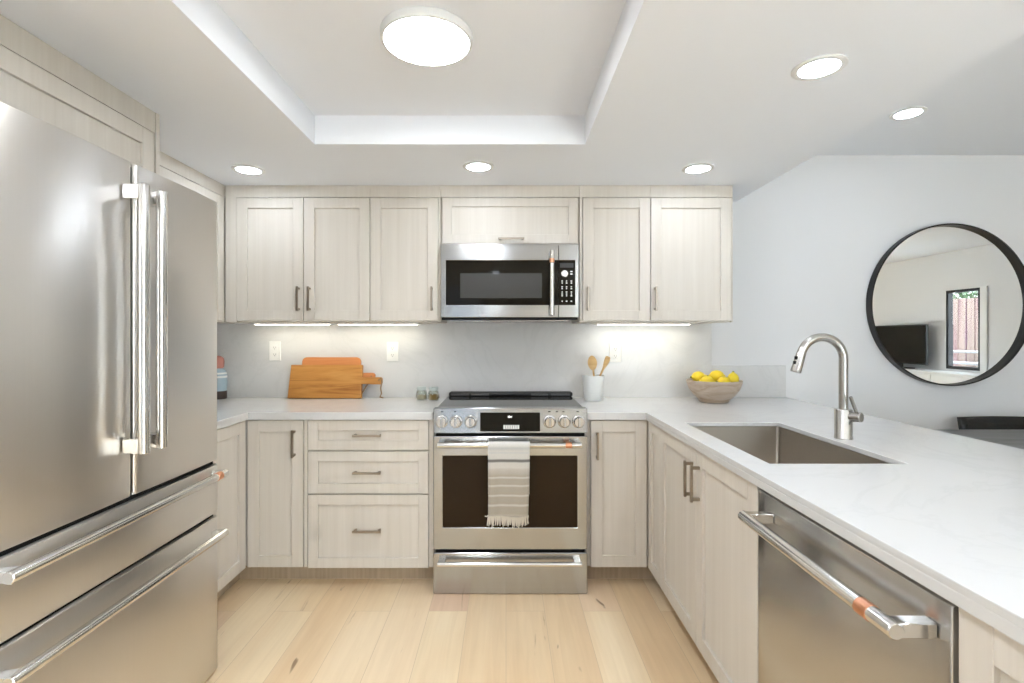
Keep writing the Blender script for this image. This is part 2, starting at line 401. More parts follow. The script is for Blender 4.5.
# back run, door cabinet
X0, X1 = XL-DT, PX(307.2, DB)
zt = CB-.003
t = thing('base_cabinet', 'narrow base cabinet in the left corner with one upright handle', 'cabinet', (-1.16, 2.9, 0), 'base cabinets under the worktop')
MB().box(WL+.002, X1, gb, 3.197, TK, CB-.001).build('body', M['cab'], t)
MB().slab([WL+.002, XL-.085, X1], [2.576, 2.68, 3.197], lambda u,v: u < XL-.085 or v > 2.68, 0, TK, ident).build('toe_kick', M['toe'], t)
d = shaker('door', FB(DB), XL+.003, PX(303.3,DB), TK, zt, t); pull(FB(DB), PX(294.5,DB), PZ(443,DB), .138, True, d)
MB().box(PX(303.8,DB), PX(307,DB), DB+.006, gb, TK, zt).build('filler_strip', M['cab'], t)
# back run, drawer unit
X0, X1 = PX(307.2,DB)+.001, -.365
t = thing('drawer_cabinet', 'three-drawer base cabinet just left of the range', 'cabinet', (-.69, 2.9, 0), 'base cabinets under the worktop')
MB().box(X0, X1, gb, 3.197, TK, CB-.001).build('body', M['cab'], t)
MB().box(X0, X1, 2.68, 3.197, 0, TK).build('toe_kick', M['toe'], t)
ux0, ux1, uc = PX(307.6,DB), PX(428.8,DB), PX(368,DB)
for y0, y1, yh in ((419.3,450.6,436),(451.2,493.9,473.5),(494.5,568.5,532)):
    d = shaker('drawer', FB(DB), ux0, ux1, PZ(y1,DB), min(PZ(y0,DB), zt), t, .05); pull(FB(DB), uc, PZ(yh,DB-.03), .142, False, d)
MB().box(PX(429.2,DB), X1-.001, DB+.006, gb, TK, zt).build('filler_strip', M['cab'], t)
# back run, right of the range
X0, X1 = .405, XR+DT
t = thing('base_cabinet', 'narrow base cabinet just right of the range with one upright handle', 'cabinet', (.57, 2.9, 0), 'base cabinets under the worktop')
MB().box(X0, X1, gb, 3.197, TK, CB-.001).build('body', M['cab'], t)
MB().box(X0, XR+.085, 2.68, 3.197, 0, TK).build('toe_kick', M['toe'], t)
d = shaker('door', FB(DB), PX(590.5,DB), XR-.003, TK, zt, t); pull(FB(DB), PX(596.8,DB), PZ(445,DB), .138, True, d)
# peninsula: corner, sink cabinet, dishwasher bay, end cabinet
PENX = 1.42
def pen_unit(label, y0, y1, loc_y, name='base_cabinet'):
    t = thing(name, label, 'cabinet', (1.05, loc_y, 0), 'base cabinets under the worktop')
    return t
ys = [2.572, XR*FPX/154, XR*FPX/190, XR*FPX/251.4, XR*FPX/449.4, .27]
t = pen_unit('sliver of base cabinet in the right inner corner with a slim panel door', 0, 0, 2.47)
MB().box(XR+DT+.002, PENX, ys[1]+.001, gb-.004, TK, CB-.001).build('body', M['cab'], t)
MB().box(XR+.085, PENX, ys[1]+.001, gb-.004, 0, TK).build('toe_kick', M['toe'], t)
shaker('door', FR(XR), ys[1], ys[0], TK, zt, t, .05)
t = pen_unit('sink base cabinet on the right with two tall doors and paired handles', 0, 0, 1.9)
mb = MB()                                       # open box: the sink hangs inside
mb.box(XR+DT+.002, PENX, ys[3]+.001, ys[3]+.02, TK, CB-.001); mb.box(XR+DT+.002, PENX, ys[1]-.02, ys[1]-.001, TK, CB-.001)
mb.box(XR+DT+.002, PENX, ys[3]+.02, ys[1]-.02, TK, TK+.02); mb.box(PENX-.02, PENX, ys[3]+.02, ys[1]-.02, TK+.02, CB-.001)
mb.box(XR+DT+.002, XR+DT+.02, ys[3]+.02, ys[1]-.02, .80, CB-.001); mb.box(XR+DT+.002, XR+DT+.02, ys[2]-.02, ys[2]+.02, TK+.02, .80)
mb.build('body', M['cab'], t)
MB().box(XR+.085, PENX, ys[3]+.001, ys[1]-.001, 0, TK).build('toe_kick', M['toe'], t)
d = shaker('door', FR(XR), ys[2], ys[1], TK, zt, t); pull(FR(XR), ys[2]+.034, .725, .138, True, d)
d = shaker('door', FR(XR), ys[3], ys[2], TK, zt, t); pull(FR(XR), ys[2]-.034, .725, .138, True, d)
t = pen_unit('near end base cabinet on the right past the dishwasher', 0, 0, .55)
MB().box(XR+DT+.002, PENX, ys[5], ys[4]-.001, TK, CB-.001).build('body', M['cab'], t)
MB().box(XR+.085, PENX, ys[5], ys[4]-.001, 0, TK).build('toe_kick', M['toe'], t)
shaker('door', FR(XR), ys[5]+.005, ys[4]-.003, TK, zt, t)
# worktops
t = MB().slab([WL+.001, -1.292, -.366], [1.96, 2.56, WB-.012], lambda u,v: u < -1.292 or v > 2.56, CB, CT, ident).build('worktop', M['quartz'], bevel=.0025)
tag(solo(t, (-1.2, 2.9, CB)), 'L-shaped white quartz worktop left of the range', 'worktop', 'white quartz worktops')
sx0, sx1, sy0, sy1 = .790, 1.203, 1.533, 2.261
mb = MB(); g = .026; zt_ = CT-.017
mb.slab([.404, .700, sx0, sx1, 1.744], [.25, sy0, sy1, 2.56, WB-.012],
        lambda u,v: (u > .70 or v > 2.56) and not (sx0<u<sx1 and sy0<v<sy1), zt_, CT, ident)
mb.slab([.404, .700, sx0-g, sx1+g, 1.744], [.25, sy0-g, sy1+g, 2.56, WB-.012],
        lambda u,v: (u > .70 or v > 2.56) and not (sx0-g<u<sx1+g and sy0-g<v<sy1+g), CB, zt_, ident)
bmesh.ops.remove_doubles(mb.bm, verts=mb.bm.verts, dist=1e-5)
t = mb.build('worktop', M['quartz'], bevel=.002)
tag(solo(t, (1.2, 1.8, CB)), 'white quartz worktop and peninsula right of the range holding the sink', 'worktop', 'white quartz worktops')
# peninsula back panel below the overhang
t = MB().box(PENX+.002, PENX+.022, .27, 3.197, 0, CB-.001).build('peninsula_panel', M['cab'])
tag(solo(t, (PENX, 1.7, 0)), 'flat wood panel closing the dining side of the peninsula', 'panel')
# backsplash
UBX = PX(711, WB)
t = MB().slab([WL+.001, UBX], [CT-.02, PZ(321, 2.85)+.012], lambda u,v: True, WB-.011, WB-.0005, lambda u,v,w: (u,w,v)).build('backsplash', M['quartz'], bevel=.001)
tag(solo(t, (-.3, WB-.005, CT)), 'tall white quartz backsplash behind the range under the wall cabinets', 'backsplash')
t = MB().slab([UBX+.0005, 1.744], [CT+.0005, PZ(365.5, WB)], lambda u,v: True, WB-.011, WB-.0005, lambda u,v,w: (u,w,v)).build('backsplash', M['quartz'], bevel=.001)
tag(solo(t, (1.55, WB-.005, CT)), 'short white quartz upstand behind the fruit bowl', 'backsplash')

# wall cabinets
DU = 2.85; ub, ut = PZ(321,DU), PZ(197.2,DU); bz = ub-.006
XUL = -1.565
def upper(label, x0, x1, z0=None, frieze=True, loc=None):
    t = thing('wall_cabinet', label, 'cabinet', ((x0+x1)/2, 3.0, z0 or ub), 'wall cabinets over the worktop')
    MB().box(x0, x1, DU+DT+.002, WB-.013, (z0 or bz), ZL-.001).build('body', M['cab'], t)
    MB().box(x0, x1, DU+.004, DU+DT+.0015, ut+.002, ZL-.001).build('top_panel', M['cab'], t)
    return t
fB = FB(DU)
e = [PX(x, DU) for x in (236.3, 303.4, 369.9, 438.3, 440.3, 579.6, 582.5, 650.6, 731.5)]
t = upper('two-door wall cabinet in the back left corner, handles meeting in the middle', XUL+.0005, e[2])
MB().box(XUL+.0005, e[0]-.001, DU+.004, DU+DT+.0015, bz, ut+.001).build('filler_strip', M['cab'], t)
d = shaker('door', fB, e[0], e[1], ub, ut, t); pull(fB, PX(296.8,DU-.03), PZ(298.5,DU-.03), .135, True, d)
d = shaker('door', fB, e[1], e[2], ub, ut, t); pull(fB, PX(307.8,DU-.03), PZ(298.5,DU-.03), .135, True, d)
t = upper('single-door wall cabinet touching the left side of the microwave', e[2]+.001, e[4])
d = shaker('door', fB, e[2], e[3], ub, ut, t); pull(fB, PX(431.3,DU-.03), PZ(298.5,DU-.03), .135, True, d)
MB().box(e[3]+.001, e[4], DU+.004, DU+DT+.0015, bz, ut+.001).build('filler_strip', M['cab'], t)
zm = PZ(243.8, DU)
t = upper('short lift-up wall cabinet directly above the microwave', e[4]+.001, e[5], zm)
d = shaker('door', fB, PX(442,DU), PX(578,DU), zm, ut, t, .05); pull(fB, PX(511.3,DU-.03), PZ(238.3,DU-.03), .145, False, d)
t = upper('narrow wall cabinet touching the right side of the microwave', e[5]+.001, e[7])
MB().box(e[5]+.001, e[6]-.001, DU+.004, DU+DT+.0015, bz, ut+.001).build('filler_strip', M['cab'], t)
d = shaker('door', fB, e[6], e[7], ub, ut, t); pull(fB, PX(588.4,DU-.03), PZ(298.5,DU-.03), .135, True, d)
t = upper('wide wall cabinet at the right end above the fruit bowl', e[7]+.001, e[8]+.008)
d = shaker('door', fB, e[7], e[8], ub, ut, t); pull(fB, PX(656.6,DU-.03), PZ(298.5,DU-.03), .135, True, d)
MB().box(e[8]+.001, e[8]+.008, DU+.004, DU+DT+.0015, bz, ut+.001).build('filler_strip', M['cab'], t)
# left wall cabinet
t = thing('wall_cabinet', 'wall cabinet on the left wall peeking out beyond the refrigerator', 'cabinet', (-1.74, 2.4, ub), 'wall cabinets over the worktop')
MB().box(WL+.002, XUL-DT-.002, 1.965, WB-.013, bz, ZL-.001).build('body', M['cab'], t)
MB().box(XUL-DT-.0015, XUL-.004, 1.965, DU+DT, ut+.002, ZL-.001).build('top_panel', M['cab'], t)
shaker('door', FL(XUL), 1.97, 2.845, ub, ut, t)
# cabinet over the refrigerator and its end panel
XF = -1.315
t = thing('wall_cabinet', 'deep cabinet right above the stainless refrigerator', 'cabinet', (-1.6, 1.45, 1.80), 'wall cabinets over the worktop')
MB().box(WL+.002, XF-DT-.002, .955, 1.922, 1.80, ZL-.001).build('body', M['cab'], t)
MB().box(XF-DT-.0015, XF-.003, .955, 1.922, 2.032, ZL-.001).build('top_panel', M['cab'], t)
shaker('door', FL(XF), .965, 1.916, 1.80, 2.03, t, .06)
t = MB().box(WL+.002, XF, 1.924, 1.944, 0, ZL-.001).build('end_panel', M['cab'])
tag(solo(t, (-1.6, 1.934, 0)), 'tall wood end panel between the refrigerator and the left worktop', 'panel')
t = MB().box(WL+.002, XF, .93, .952, 0, ZL-.001).build('end_panel', M['cab'])
tag(solo(t, (-1.6, .94, 0)), 'tall wood end panel on the near side of the refrigerator', 'panel')

# ---------------------------------------------------------------- bar handle used by the appliances
def bar_handle(f, a, b, fixed, so, r, along, parent, ring=None, arm=.030, name='handle', ringm=None, ringlen=.030):
    """round bar from a to b along u or v, with square arms at both ends and an optional copper ring"""
    P = (lambda s, n: f(s, fixed, n)) if along == 'u' else (lambda s, n: f(fixed, s, n))
    mb = MB(); mb.cyl(P(a, so), P(b, so), r, 24, bev=.002)
    for s in (a, b):
        q = arm if s == a else -arm; s0 = s + (.002 if s == a else -.002)
        if along == 'u': mb.box(s0, s0+q, fixed-r*.9, fixed+r*.9, .0, so+r*.35, .002, f)
        else: mb.box(fixed-r*.9, fixed+r*.9, s0, s0+q*1.4, .0, so+r*.35, .002, f)
    h = mb.build(name, M['chrome'], parent, smooth=True)
    if ring is not None:
        MB().cyl(P(ring-ringlen/2, so), P(ring+ringlen/2, so), r+.0012, 24, bev=.0006).build('copper_ring', ringm or M['copper'], h, smooth=True)
    return h
def bowed(mb, f, u0, u1, v0, v1, th, bulge=.004, rad=.010, seg=16):
    """appliance door front, gently convex across u with rounded edges"""
    w_ = u1-u0; rows = []
    prof = [(u0, -th)]
    for k in range(5): a = PI/2*k/4; prof.append((u0+rad-rad*math.cos(a), -rad+rad*math.sin(a)-bulge))
    for k in range(1, seg):
        s = -1+2*k/seg; prof.append((u0+rad+(w_-2*rad)*k/seg, -bulge*s*s))
    for k in range(5): a = PI/2*(1-k/4); prof.append((u1-rad+rad*math.cos(a), -rad+rad*math.sin(a)-bulge))
    prof.append((u1, -th))
    c = .006
    for v, ins in ((v0, c), (v0+c*.3, c*.3), (v0+c, 0), (v1-c, 0), (v1-c*.3, c*.3), (v1, c)):
        rows.append([f(u, v, n-ins if n > -th+.001 else n) for u, n in prof])
    V = mb.quadgrid(rows, True)
    mb.bm.faces.new(V[0]); mb.bm.faces.new(list(reversed(V[-1])))
    return mb

# ---------------------------------------------------------------- refrigerator
fx = -1.0875; Y0, Ym, Y1 = 1.06, 1.4996, 1.940; FT = 1.778
ff = FL(fx)
t = thing('refrigerator', 'tall stainless steel French-door refrigerator with two lower freezer drawers', 'refrigerator', (-1.5, 1.5, 0))
MB().box(WL+.02, fx-.075, Y0+.005, 1.922, .06, FT-.012, .003).build('body', M['black'], t)
MB().box(WL+.05, fx-.12, Y0+.03, 1.90, 0, .06).build('base_grille', M['black'], t)
def door(u0, u1, v0, v1, name, bulge=.0035):
    return bowed(MB(), ff, u0, u1, v0, v1, .07, bulge).build(name, M['steelv'], t, smooth=True)
zd0 = PZ(459.5,1.94)
d = door(Y0, Ym-.0055, zd0, FT, 'door'); bar_handle(ff, .934, 1.704, Ym-.036, .052, .0155, 'v', d)
d = door(Ym+.0055, Y1, zd0, FT, 'door'); bar_handle(ff, .934, 1.704, Ym+.040, .052, .0155, 'v', d)
zg = PZ(513,1.94)
MB().box(fx-.074, fx-.014, Ym-.012, Ym+.012, zd0+.01, FT-.012).build('door_gap_dark', M['black'], t)  # black strip standing in for the shade in the door gap
for z_ in (zd0-.007, zg-.001): MB().box(fx-.074, fx-.016, Y0+.012, Y1-.012, z_-.016, z_+.016).build('drawer_gap_dark', M['black'], t)  # black strips standing in for the shade in the drawer gaps
d = door(Y0, Y1, zg+.005, zd0-.014, 'freezer_drawer', .002); bar_handle(ff, Y0+.02, Y1-.020, .757, .036, .0140, 'u', d, ring=Y1-.070)
d = door(Y0, Y1, .014, zg-.007, 'freezer_drawer', .002); bar_handle(ff, Y0+.02, Y1-.020, .535, .036, .0140, 'u', d)
for u in (Y0+.06, Y1-.06): MB().box(fx-.16, fx-.05, u-.03, u+.03, FT-.011, FT+.012, .004).build('hinge_cover', M['steeld'], t)

# ---------------------------------------------------------------- range
RD = 2.515; R0, R1 = PX(433.2,RD), PX(587.5,RD); rc = (R0+R1)/2
fr = FB(RD)
t = thing('range', 'stainless steel slide-in electric range between the base cabinets', 'range', (rc, 2.85, 0))
MB().box(R0+.006, R1-.006, RD+.045, WB-.013, .012, .876).build('body', M['steel'], t)
zc = .905
mb = MB(); mb.box(R0, R1, RD+.022, WB-.014, .8775, zc-.004, .001); mb.build('cooktop_frame', M['steel'], t)
MB().box(R0+.006, R1-.006, RD+.03, WB-.10, zc-.0035, zc, .001).build('cooktop_glass', M['glassblack'], t)
# slanted control panel
zp0, zp1 = PZ(433.2,RD), PZ(408.2,RD)
lean = .008
fp = lambda u, v, n: (u, RD + lean*(v-zp0)/(zp1-zp0) - n, v)
p = MB().box(R0, R1, zp0, zp1, -.05, 0, .003, fp).build('control_panel', M['steel'], t)
du0, du1 = PX(480.3,RD+.01), PX(540,RD+.01); dv0, dv1 = PZ(431,RD+.01), PZ(412.4,RD+.01)
s_ = MB().box(du0, du1, dv0, dv1, -.001, .0025, .001, fp).build('display', M['glassblack'], p)
text_mesh('10:1', .014, fp, PX(510,RD), PZ(417,RD), .0026, 'clock_digits', M['display'], s_)
mb = MB()
for k in range(7):
    u = PX(503.4,RD)+k*.0113; mb.box(u, u+.0098, PZ(429,RD), PZ(425,RD), .002, .0031, 0, fp)
mb.build('touch_keys', M['mark'], s_)
for x in (441.8, 456, 470.6, 549.5, 564.2, 578.6):
    u, v = PX(x,RD), PZ(421.6,RD); c = Vector(fp(u, v, 0)); R = Matrix.Rotation(math.atan(lean/(zp1-zp0)), 3, 'X')
    k = MB().lathe([(.0315,-.002),(.0315,.006),(.029,.009),(.025,.010),(.024,.030),(.022,.033),(0,.033)], c, 28, '-Y').build('knob', M['steeld'], p, smooth=True)
    MB().box(u-.005, u+.005, v-.022, v+.022, .031, .044, .002, fp).build('grip', M['steeld'], k)
for x in (441.8, 455, 549.5, 557, 563.5, 578): MB().box(PX(x,RD)-.006, PX(x,RD)+.006, PZ(412.3,RD), PZ(411.3,RD), 0, .0008, 0, fp).build('knob_mark', M['dmark'], p)
# oven door
zo1, zo0 = PZ(436.2,RD), PZ(549.6,RD)
MB().box(R0+.012, R1-.012, PZ(553.5,RD)-.01, zp0+.01, -.046, -.02, 0, fr).build('shadow_gap', M['black'], t)
wu0, wu1, wv0, wv1 = PX(442.9,RD), PX(577.3,RD), PZ(527.5,RD), PZ(455.8,RD)
d = MB().slab([R0, wu0, wu1, R1], [zo0, wv0, wv1, zo1], lambda u,v: not (wu0<u<wu1 and wv0<v<wv1), -.042, 0, fr).build('oven_door', M['steel'], t, bevel=.004)
MB().box(wu0, wu1, wv0, wv1, -.03, -.004, .0, fr).build('window', M['ovenglass'], d)
bar_handle(fr, PX(437.2,RD-.05), PX(582,RD-.05), PZ(445.3,RD-.05), .05, .0135, 'u', d, ring=PX(568.5,RD-.05), arm=.028)
d = MB().box(R0, R1, PZ(595,RD)+.004, PZ(553,RD), -.042, 0, .004, fr).build('warming_drawer', M['steel'], t)
bar_handle(fr, PX(437.2,RD-.04), PX(582,RD-.04), PZ(564.5,RD-.04), .04, .0115, 'u', d, arm=.034)
for u in (R0+.05, R1-.05):
    for y in (RD+.1, WB-.1): MB().cyl((u,y,0), (u,y,.013), .018, 16).build('foot', M['black'], t)
# rear vent
mb = MB(); zv = zc
a0, a1 = PX(449,3.12), PX(572.5,3.12)
mb.box(a0, a1, WB-.098, WB-.016, zv-.003, zv+.024, .010, seg=3)
v_ = mb.build('rear_vent', M['blackmetal'], t, smooth=True)
for x0, x1 in ((451,469),(471,489),(531,548),(551,570)): MB().box(PX(x0,3.1), PX(x1,3.1), WB-.0992, WB-.094, zv+.004, zv+.016, .001).build('vent_slat', M['slat'], v_)

# ---------------------------------------------------------------- towel on the oven handle
by, bz_ = RD-.05, PZ(445.3,RD-.05)
tu0, tu1 = PX(487.8,RD-.07), PX(529.8,RD-.07); tzb = PZ(517,RD-.07)
t = thing('dish_towel', 'striped grey and cream linen towel hanging on the oven door handle', 'towel', ((tu0+tu1)/2, by, bz_))
rows = []
def towel_pt(s, k, n=18):
    """s runs from the front hem over the bar to the back hem"""
    L1, L2 = bz_-tzb, .24; ra = .0165
    u = k/n; wv = .0028*math.sin(u*9+1.0)+.002*math.sin(u*17)
    if s < L1: y, z = by-ra-.003 - wv*min(1,(L1-s)/.1)*1.1, tzb+s
    elif s < L1+PI*ra: a = (s-L1)/ra; y, z = by-ra*math.cos(a)-(.003 if a < .2 else 0), bz_+ra*math.sin(a)
    else: y, z = by+ra, bz_-(s-L1-PI*ra)
    hang = max(0, (L1-s)/L1); 
    x = tu0+(tu1-tu0)*(u + hang*.05*(.45-u)+ .012*math.sin(hang*5)*hang)
    return Vector((x, y, z + (.004*math.sin(u*7) if s < .01 else 0)))
Ltot = bz_-tzb+PI*.0165+.24; NS = 60
for i in range(NS+1): rows.append([towel_pt(Ltot*i/NS, k) for k in range(19)])
mb = MB(); mb.quadgrid(rows); o = mb.build('cloth', M['towel'], t, smooth=True)
so_ = o.modifiers.new('thick', 'SOLIDIFY'); so_.thickness = .004; so_.offset = 0
mb = MB()
for k in range(40):
    p0 = towel_pt(0, k/39*18); l = random.uniform(.034,.050); dx = random.uniform(-.007,.007)
    mb.tube([p0+Vector((0,0,.004)), p0+Vector((dx*.4, random.uniform(-.003,.002), -l*.5)), p0+Vector((dx, random.uniform(-.004,.002), -l))], [.0028,.003,.0022], 6)
p0 = towel_pt(.0, 0); mb.tube([p0+Vector((.002,0,.01)), p0+Vector((-.008,-.003,.004)), p0+Vector((-.016,-.003,.006))], .0028, 6)
mb.build('fringe', M['fringe'], t, smooth=True)

# ---------------------------------------------------------------- microwave
MD = 2.80; fm = FB(MD)
m0, m1, mz0, mz1 = PX(440.8,MD), PX(578.8,MD), PZ(320,MD), PZ(244.4,MD)
t = thing('microwave', 'stainless over-the-range microwave mounted under the short cabinet', 'microwave', ((m0+m1)/2, 3.0, mz0))
MB().box(m0+.002, m1-.002, MD+.03, WB-.013, mz0+.006, zm-.004).build('body', M['steeld'], t)
zb = PZ(317.3,MD); xs = PX(558.6,MD)
g0, g1, gz0, gz1 = PX(445.9,MD), PX(575.2,MD), PZ(305,MD), PZ(260.2,MD)
d = MB().slab([m0, g0, xs-.001], [zb, gz0, gz1, mz1], lambda u,v: not (u>g0 and gz0<v<gz1), -.028, 0, fm).build('door', M['steel'], t, bevel=.002)
w_ = MB().box(g0, xs-.001, gz0, gz1, -.02, -.0015, 0, fm).build('window', M['glassblack'], d)
MB().box(PX(460.3,MD), PX(541.8,MD), PZ(298,MD), PZ(273.3,MD), -.002, -.0009, 0, fm).build('window_mesh', mat('window_screen', (.040,.038,.034), .25), w_)
cp = MB().slab([xs+.001, g1, m1], [zb, gz0, gz1, mz1], lambda u,v: not (u<g1 and gz0<v<gz1), -.028, 0, fm).build('control_surround', M['steel'], t, bevel=.002)
k_ = MB().box(xs+.001, g1, gz0, gz1, -.02, -.0015, 0, fm).build('control_panel', M['glassblack'], t)
MB().box(PX(560,MD), PX(573.5,MD), PZ(267.6,MD), PZ(263,MD), -.002, -.0008, 0, fm).build('display', mat('grey_display', (.05,.05,.052), .15), k_)
MB().lathe([(.019,-.002),(.019,.008),(.016,.011),(0,.011)], fm(PX(564.6,MD), PZ(273.8,MD), 0), 24, '-Y').build('dial', M['chrome'], k_, smooth=True)
def key(x, y, w2): MB().box(PX(x,MD)-w2/2, PX(x,MD)+w2/2, PZ(y+.55,MD), PZ(y-.55,MD), -.0016, -.0009, 0, fm).build('key_mark', M['mark'], k_)
for r_, y in enumerate((281, 283, 286.8, 288.6, 292, 294, 295.8, 301.2)):
    for c_, x in enumerate((562.2, 566.6, 571.4)): key(x, y, (.0075, .006, .0085)[(r_+c_) % 3])
for y in (271.5, 274): key(571.4, y, .012)
bar_handle(fm, PZ(315.2,MD-.045), PZ(250.2,MD-.045), PX(552,MD-.045), .045, .0125, 'v', d, ring=PZ(260.6,MD-.045), arm=.02, ringlen=.022)
MB().box(m0+.004, m1-.004, mz0, zb-.001, -.03, -.004, .001, fm).build('vent_strip', M['black'], t)
MB().box(m0+.05, m1-.05, MD+.05, WB-.06, mz0-.004, mz0+.0055).build('bottom_grille', M['steeld'], t)

# ---------------------------------------------------------------- dishwasher
XD = .712; fd = FR(XD); y0, y1 = ys[4], ys[3]
t = thing('dishwasher', 'stainless steel dishwasher built under the right worktop', 'dishwasher', (1.0, (y0+y1)/2, 0))
MB().box(XD+.046, PENX, y0+.002, y1-.002, .012, CB-.002).build('tub', M['black'], t)
MB().box(XD+.09, XD+.11, y0+.004, y1-.004, 0, .10).build('toe_panel', M['black'], t)
d = bowed(MB(), fd, y0+.006, y1-.003, .10, .838, .045, .0015, .004).build('door', M['steeld'], t, smooth=True)
bar_handle(fd, y0+.028, y1-.066, .783, .070, .0145, 'u', d, ring=y0+.098, arm=.026)

# ---------------------------------------------------------------- sink and faucet
t = thing('sink', 'undermount stainless steel single-bowl sink in the right worktop', 'sink', (1.0, 1.9, CB-.23))
o_ = .004; zs = CB-.225
mb = MB(); X = (sx0-o_, sx1+o_); Y = (sy0-o_, sy1+o_)
def rr(x0, x1, y0, y1, r, z, n=6):
    pts = []
    for cx, cy, a0 in ((x1-r,y1-r,0),(x0+r,y1-r,PI/2),(x0+r,y0+r,PI),(x1-r,y0+r,1.5*PI)):
        for k in range(n+1): a = a0+PI/2*k/n; pts.append((cx+r*math.cos(a), cy+r*math.sin(a), z))
    return pts
rows = [rr(X[0]-.018, X[1]+.018, Y[0]-.018, Y[1]+.018, .03, CT-.0195), rr(X[0], X[1], Y[0], Y[1], .016, CT-.0195),
        rr(X[0]+.002, X[1]-.002, Y[0]+.002, Y[1]-.002, .016, zs+.02), rr(X[0]+.012, X[1]-.012, Y[0]+.012, Y[1]-.012, .02, zs+.002),
        rr(1.02, 1.06, 1.88, 1.92, .019, zs-.004)]
V = mb.quadgrid(rows, True); mb.bm.faces.new(V[-1])
b_ = mb.build('basin', M['steels'], t, smooth=True)
so_ = b_.modifiers.new('thick', 'SOLIDIFY'); so_.thickness = .0015; so_.offset = 1
MB().lathe([(.045,0),(.045,.003),(.036,.004),(.03,.001),(0,.001)], (1.04,1.90,zs-.002), 28).build('drain', M['chrome'], t, smooth=True)

fxx, fy = 1.259, 1.91
t = thing('faucet', 'brushed steel pull-down kitchen faucet with a high arched spout', 'faucet', (fxx, fy, CT))
MB().lathe([(.0305,0),(.0305,.004),(.029,.006),(.029,.107),(.027,.110),(.0155,.110)], (fxx,fy,CT), 32).build('body', M['faucet'], t, smooth=True)
ra = .080; zc_ = 1.185
path = [(fxx,fy,.995),(fxx,fy,1.08)] + [(fxx-ra+ra*math.cos(a), fy, zc_+ra*math.sin(a)) for a in [math.radians(q) for q in range(0,165,6)]]
MB().tube(path, .0155, 20).build('spout', M['faucet'], t, smooth=True)
e0 = Vector(path[-1]); dr = (Vector((-.31, 0, -1))).normalized()
h_ = MB().lathe([(.0158,0),(.0158,.003),(.0165,.006),(.0185,.074),(.017,.078),(0,.078)], e0, 24, R=dr.to_track_quat('Z','Y').to_matrix()).build('spray_head', M['faucet'], t, smooth=True)
mb = MB()
for q in (.026, .044): c_ = e0+dr*q+Vector((-.016,-.005,.004)); mb.box(c_.x-.004, c_.x+.003, c_.y-.006, c_.y+.006, c_.z-.006, c_.z+.006, .0015)
mb.build('spray_button', M['black'], h_)
k0 = Vector((fxx+.006, fy-.008, .972)); k1 = Vector((fxx+.031, fy-.053, .974))
h_ = MB().cyl(k0, k1, .0185, 24).build('valve_knob', M['faucet'], t, smooth=True)
MB().cyl(k0*.3+k1*.7+Vector((.0,0,.012)), Vector((fxx-.004, fy-.045, 1.048)), .0058, 14).build('lever', M['faucet'], h_, smooth=True)

# ---------------------------------------------------------------- things on the worktop
# cutting boards leaning on the backsplash
ang = math.radians(7.6)
def lean_frame(ybase):       # u along X, v up the board, n towards the viewer; v=0,n=0 is the back bottom edge
    return lambda u, v, n: (u, ybase+v*math.sin(ang)-n*math.cos(ang), CT+.0005+v*math.cos(ang)+n*math.sin(ang))
def arc(cx, cy, r, a0, a1, n=6): return [(cx+r*math.cos(math.radians(a0+(a1-a0)*k/n)), cy+r*math.sin(math.radians(a0+(a1-a0)*k/n))) for k in range(n+1)]
yb = WB-.012-.258*math.sin(ang)-.001
fb = lean_frame(yb)
u0, u1 = PX(299.8,3.13), PX(359,3.13)
hh = .250
t = thing('cutting_board', 'reddish cutting board with rounded corners leaning behind the larger board', 'cutting board', ((u0+u1)/2, 3.13, CT), 'cutting boards on the left worktop')
pts = [(u0,0),(u1,0),(u1,.118)] + arc(u1+.075,.136,.018,-90,90) + [(u1,.154)] + arc(u1-.028,hh-.028,.028,0,90) + arc(u0+.028,hh-.028,.028,90,180)
MB().prism(pts, 0, .018, fb).build('board', M['cherry'], t, bevel=.002)
MB().tube([fb(u1+.07,.136,.019), fb(u1+.065,.10,.024), fb(u1+.04,.07,.02), fb(u1+.018,.03,.022), fb(u1+.003,.02,.024)], .0042, 8).build('cord', M['cord'], t, smooth=True)
ff2 = lean_frame(yb-.0205/math.cos(ang))
u0, u1 = PX(287.6,3.1), PX(360.8,3.1); hh = .203
t = thing('cutting_board', 'large square-edged acacia cutting board with a corded handle, in front', 'cutting board', ((u0+u1)/2, 3.1, CT), 'cutting boards on the left worktop')
pts = [(u0-.004,0),(u1,0),(u1,.086),(u1+.116,.084),(u1+.122,.092),(u1+.122,.122),(u1+.116,.128),(u1,.128),(u1,hh),(u0+.008,hh)]
b_ = MB().prism(pts, 0, .028, ff2).build('board', M['acacia'], t, bevel=.002)
MB().tube([ff2(u1+.100,.106,-.004), ff2(u1+.104,.11,.03), ff2(u1+.118,.122,.034), ff2(u1+.124,.10,.033), ff2(u1+.118,.06,.03), ff2(u1+.124,.028,.03), ff2(u1+.116,.008,.034), ff2(u1+.138,.004,.05)], .0042, 8).build('cord', M['cord'], t, smooth=True)
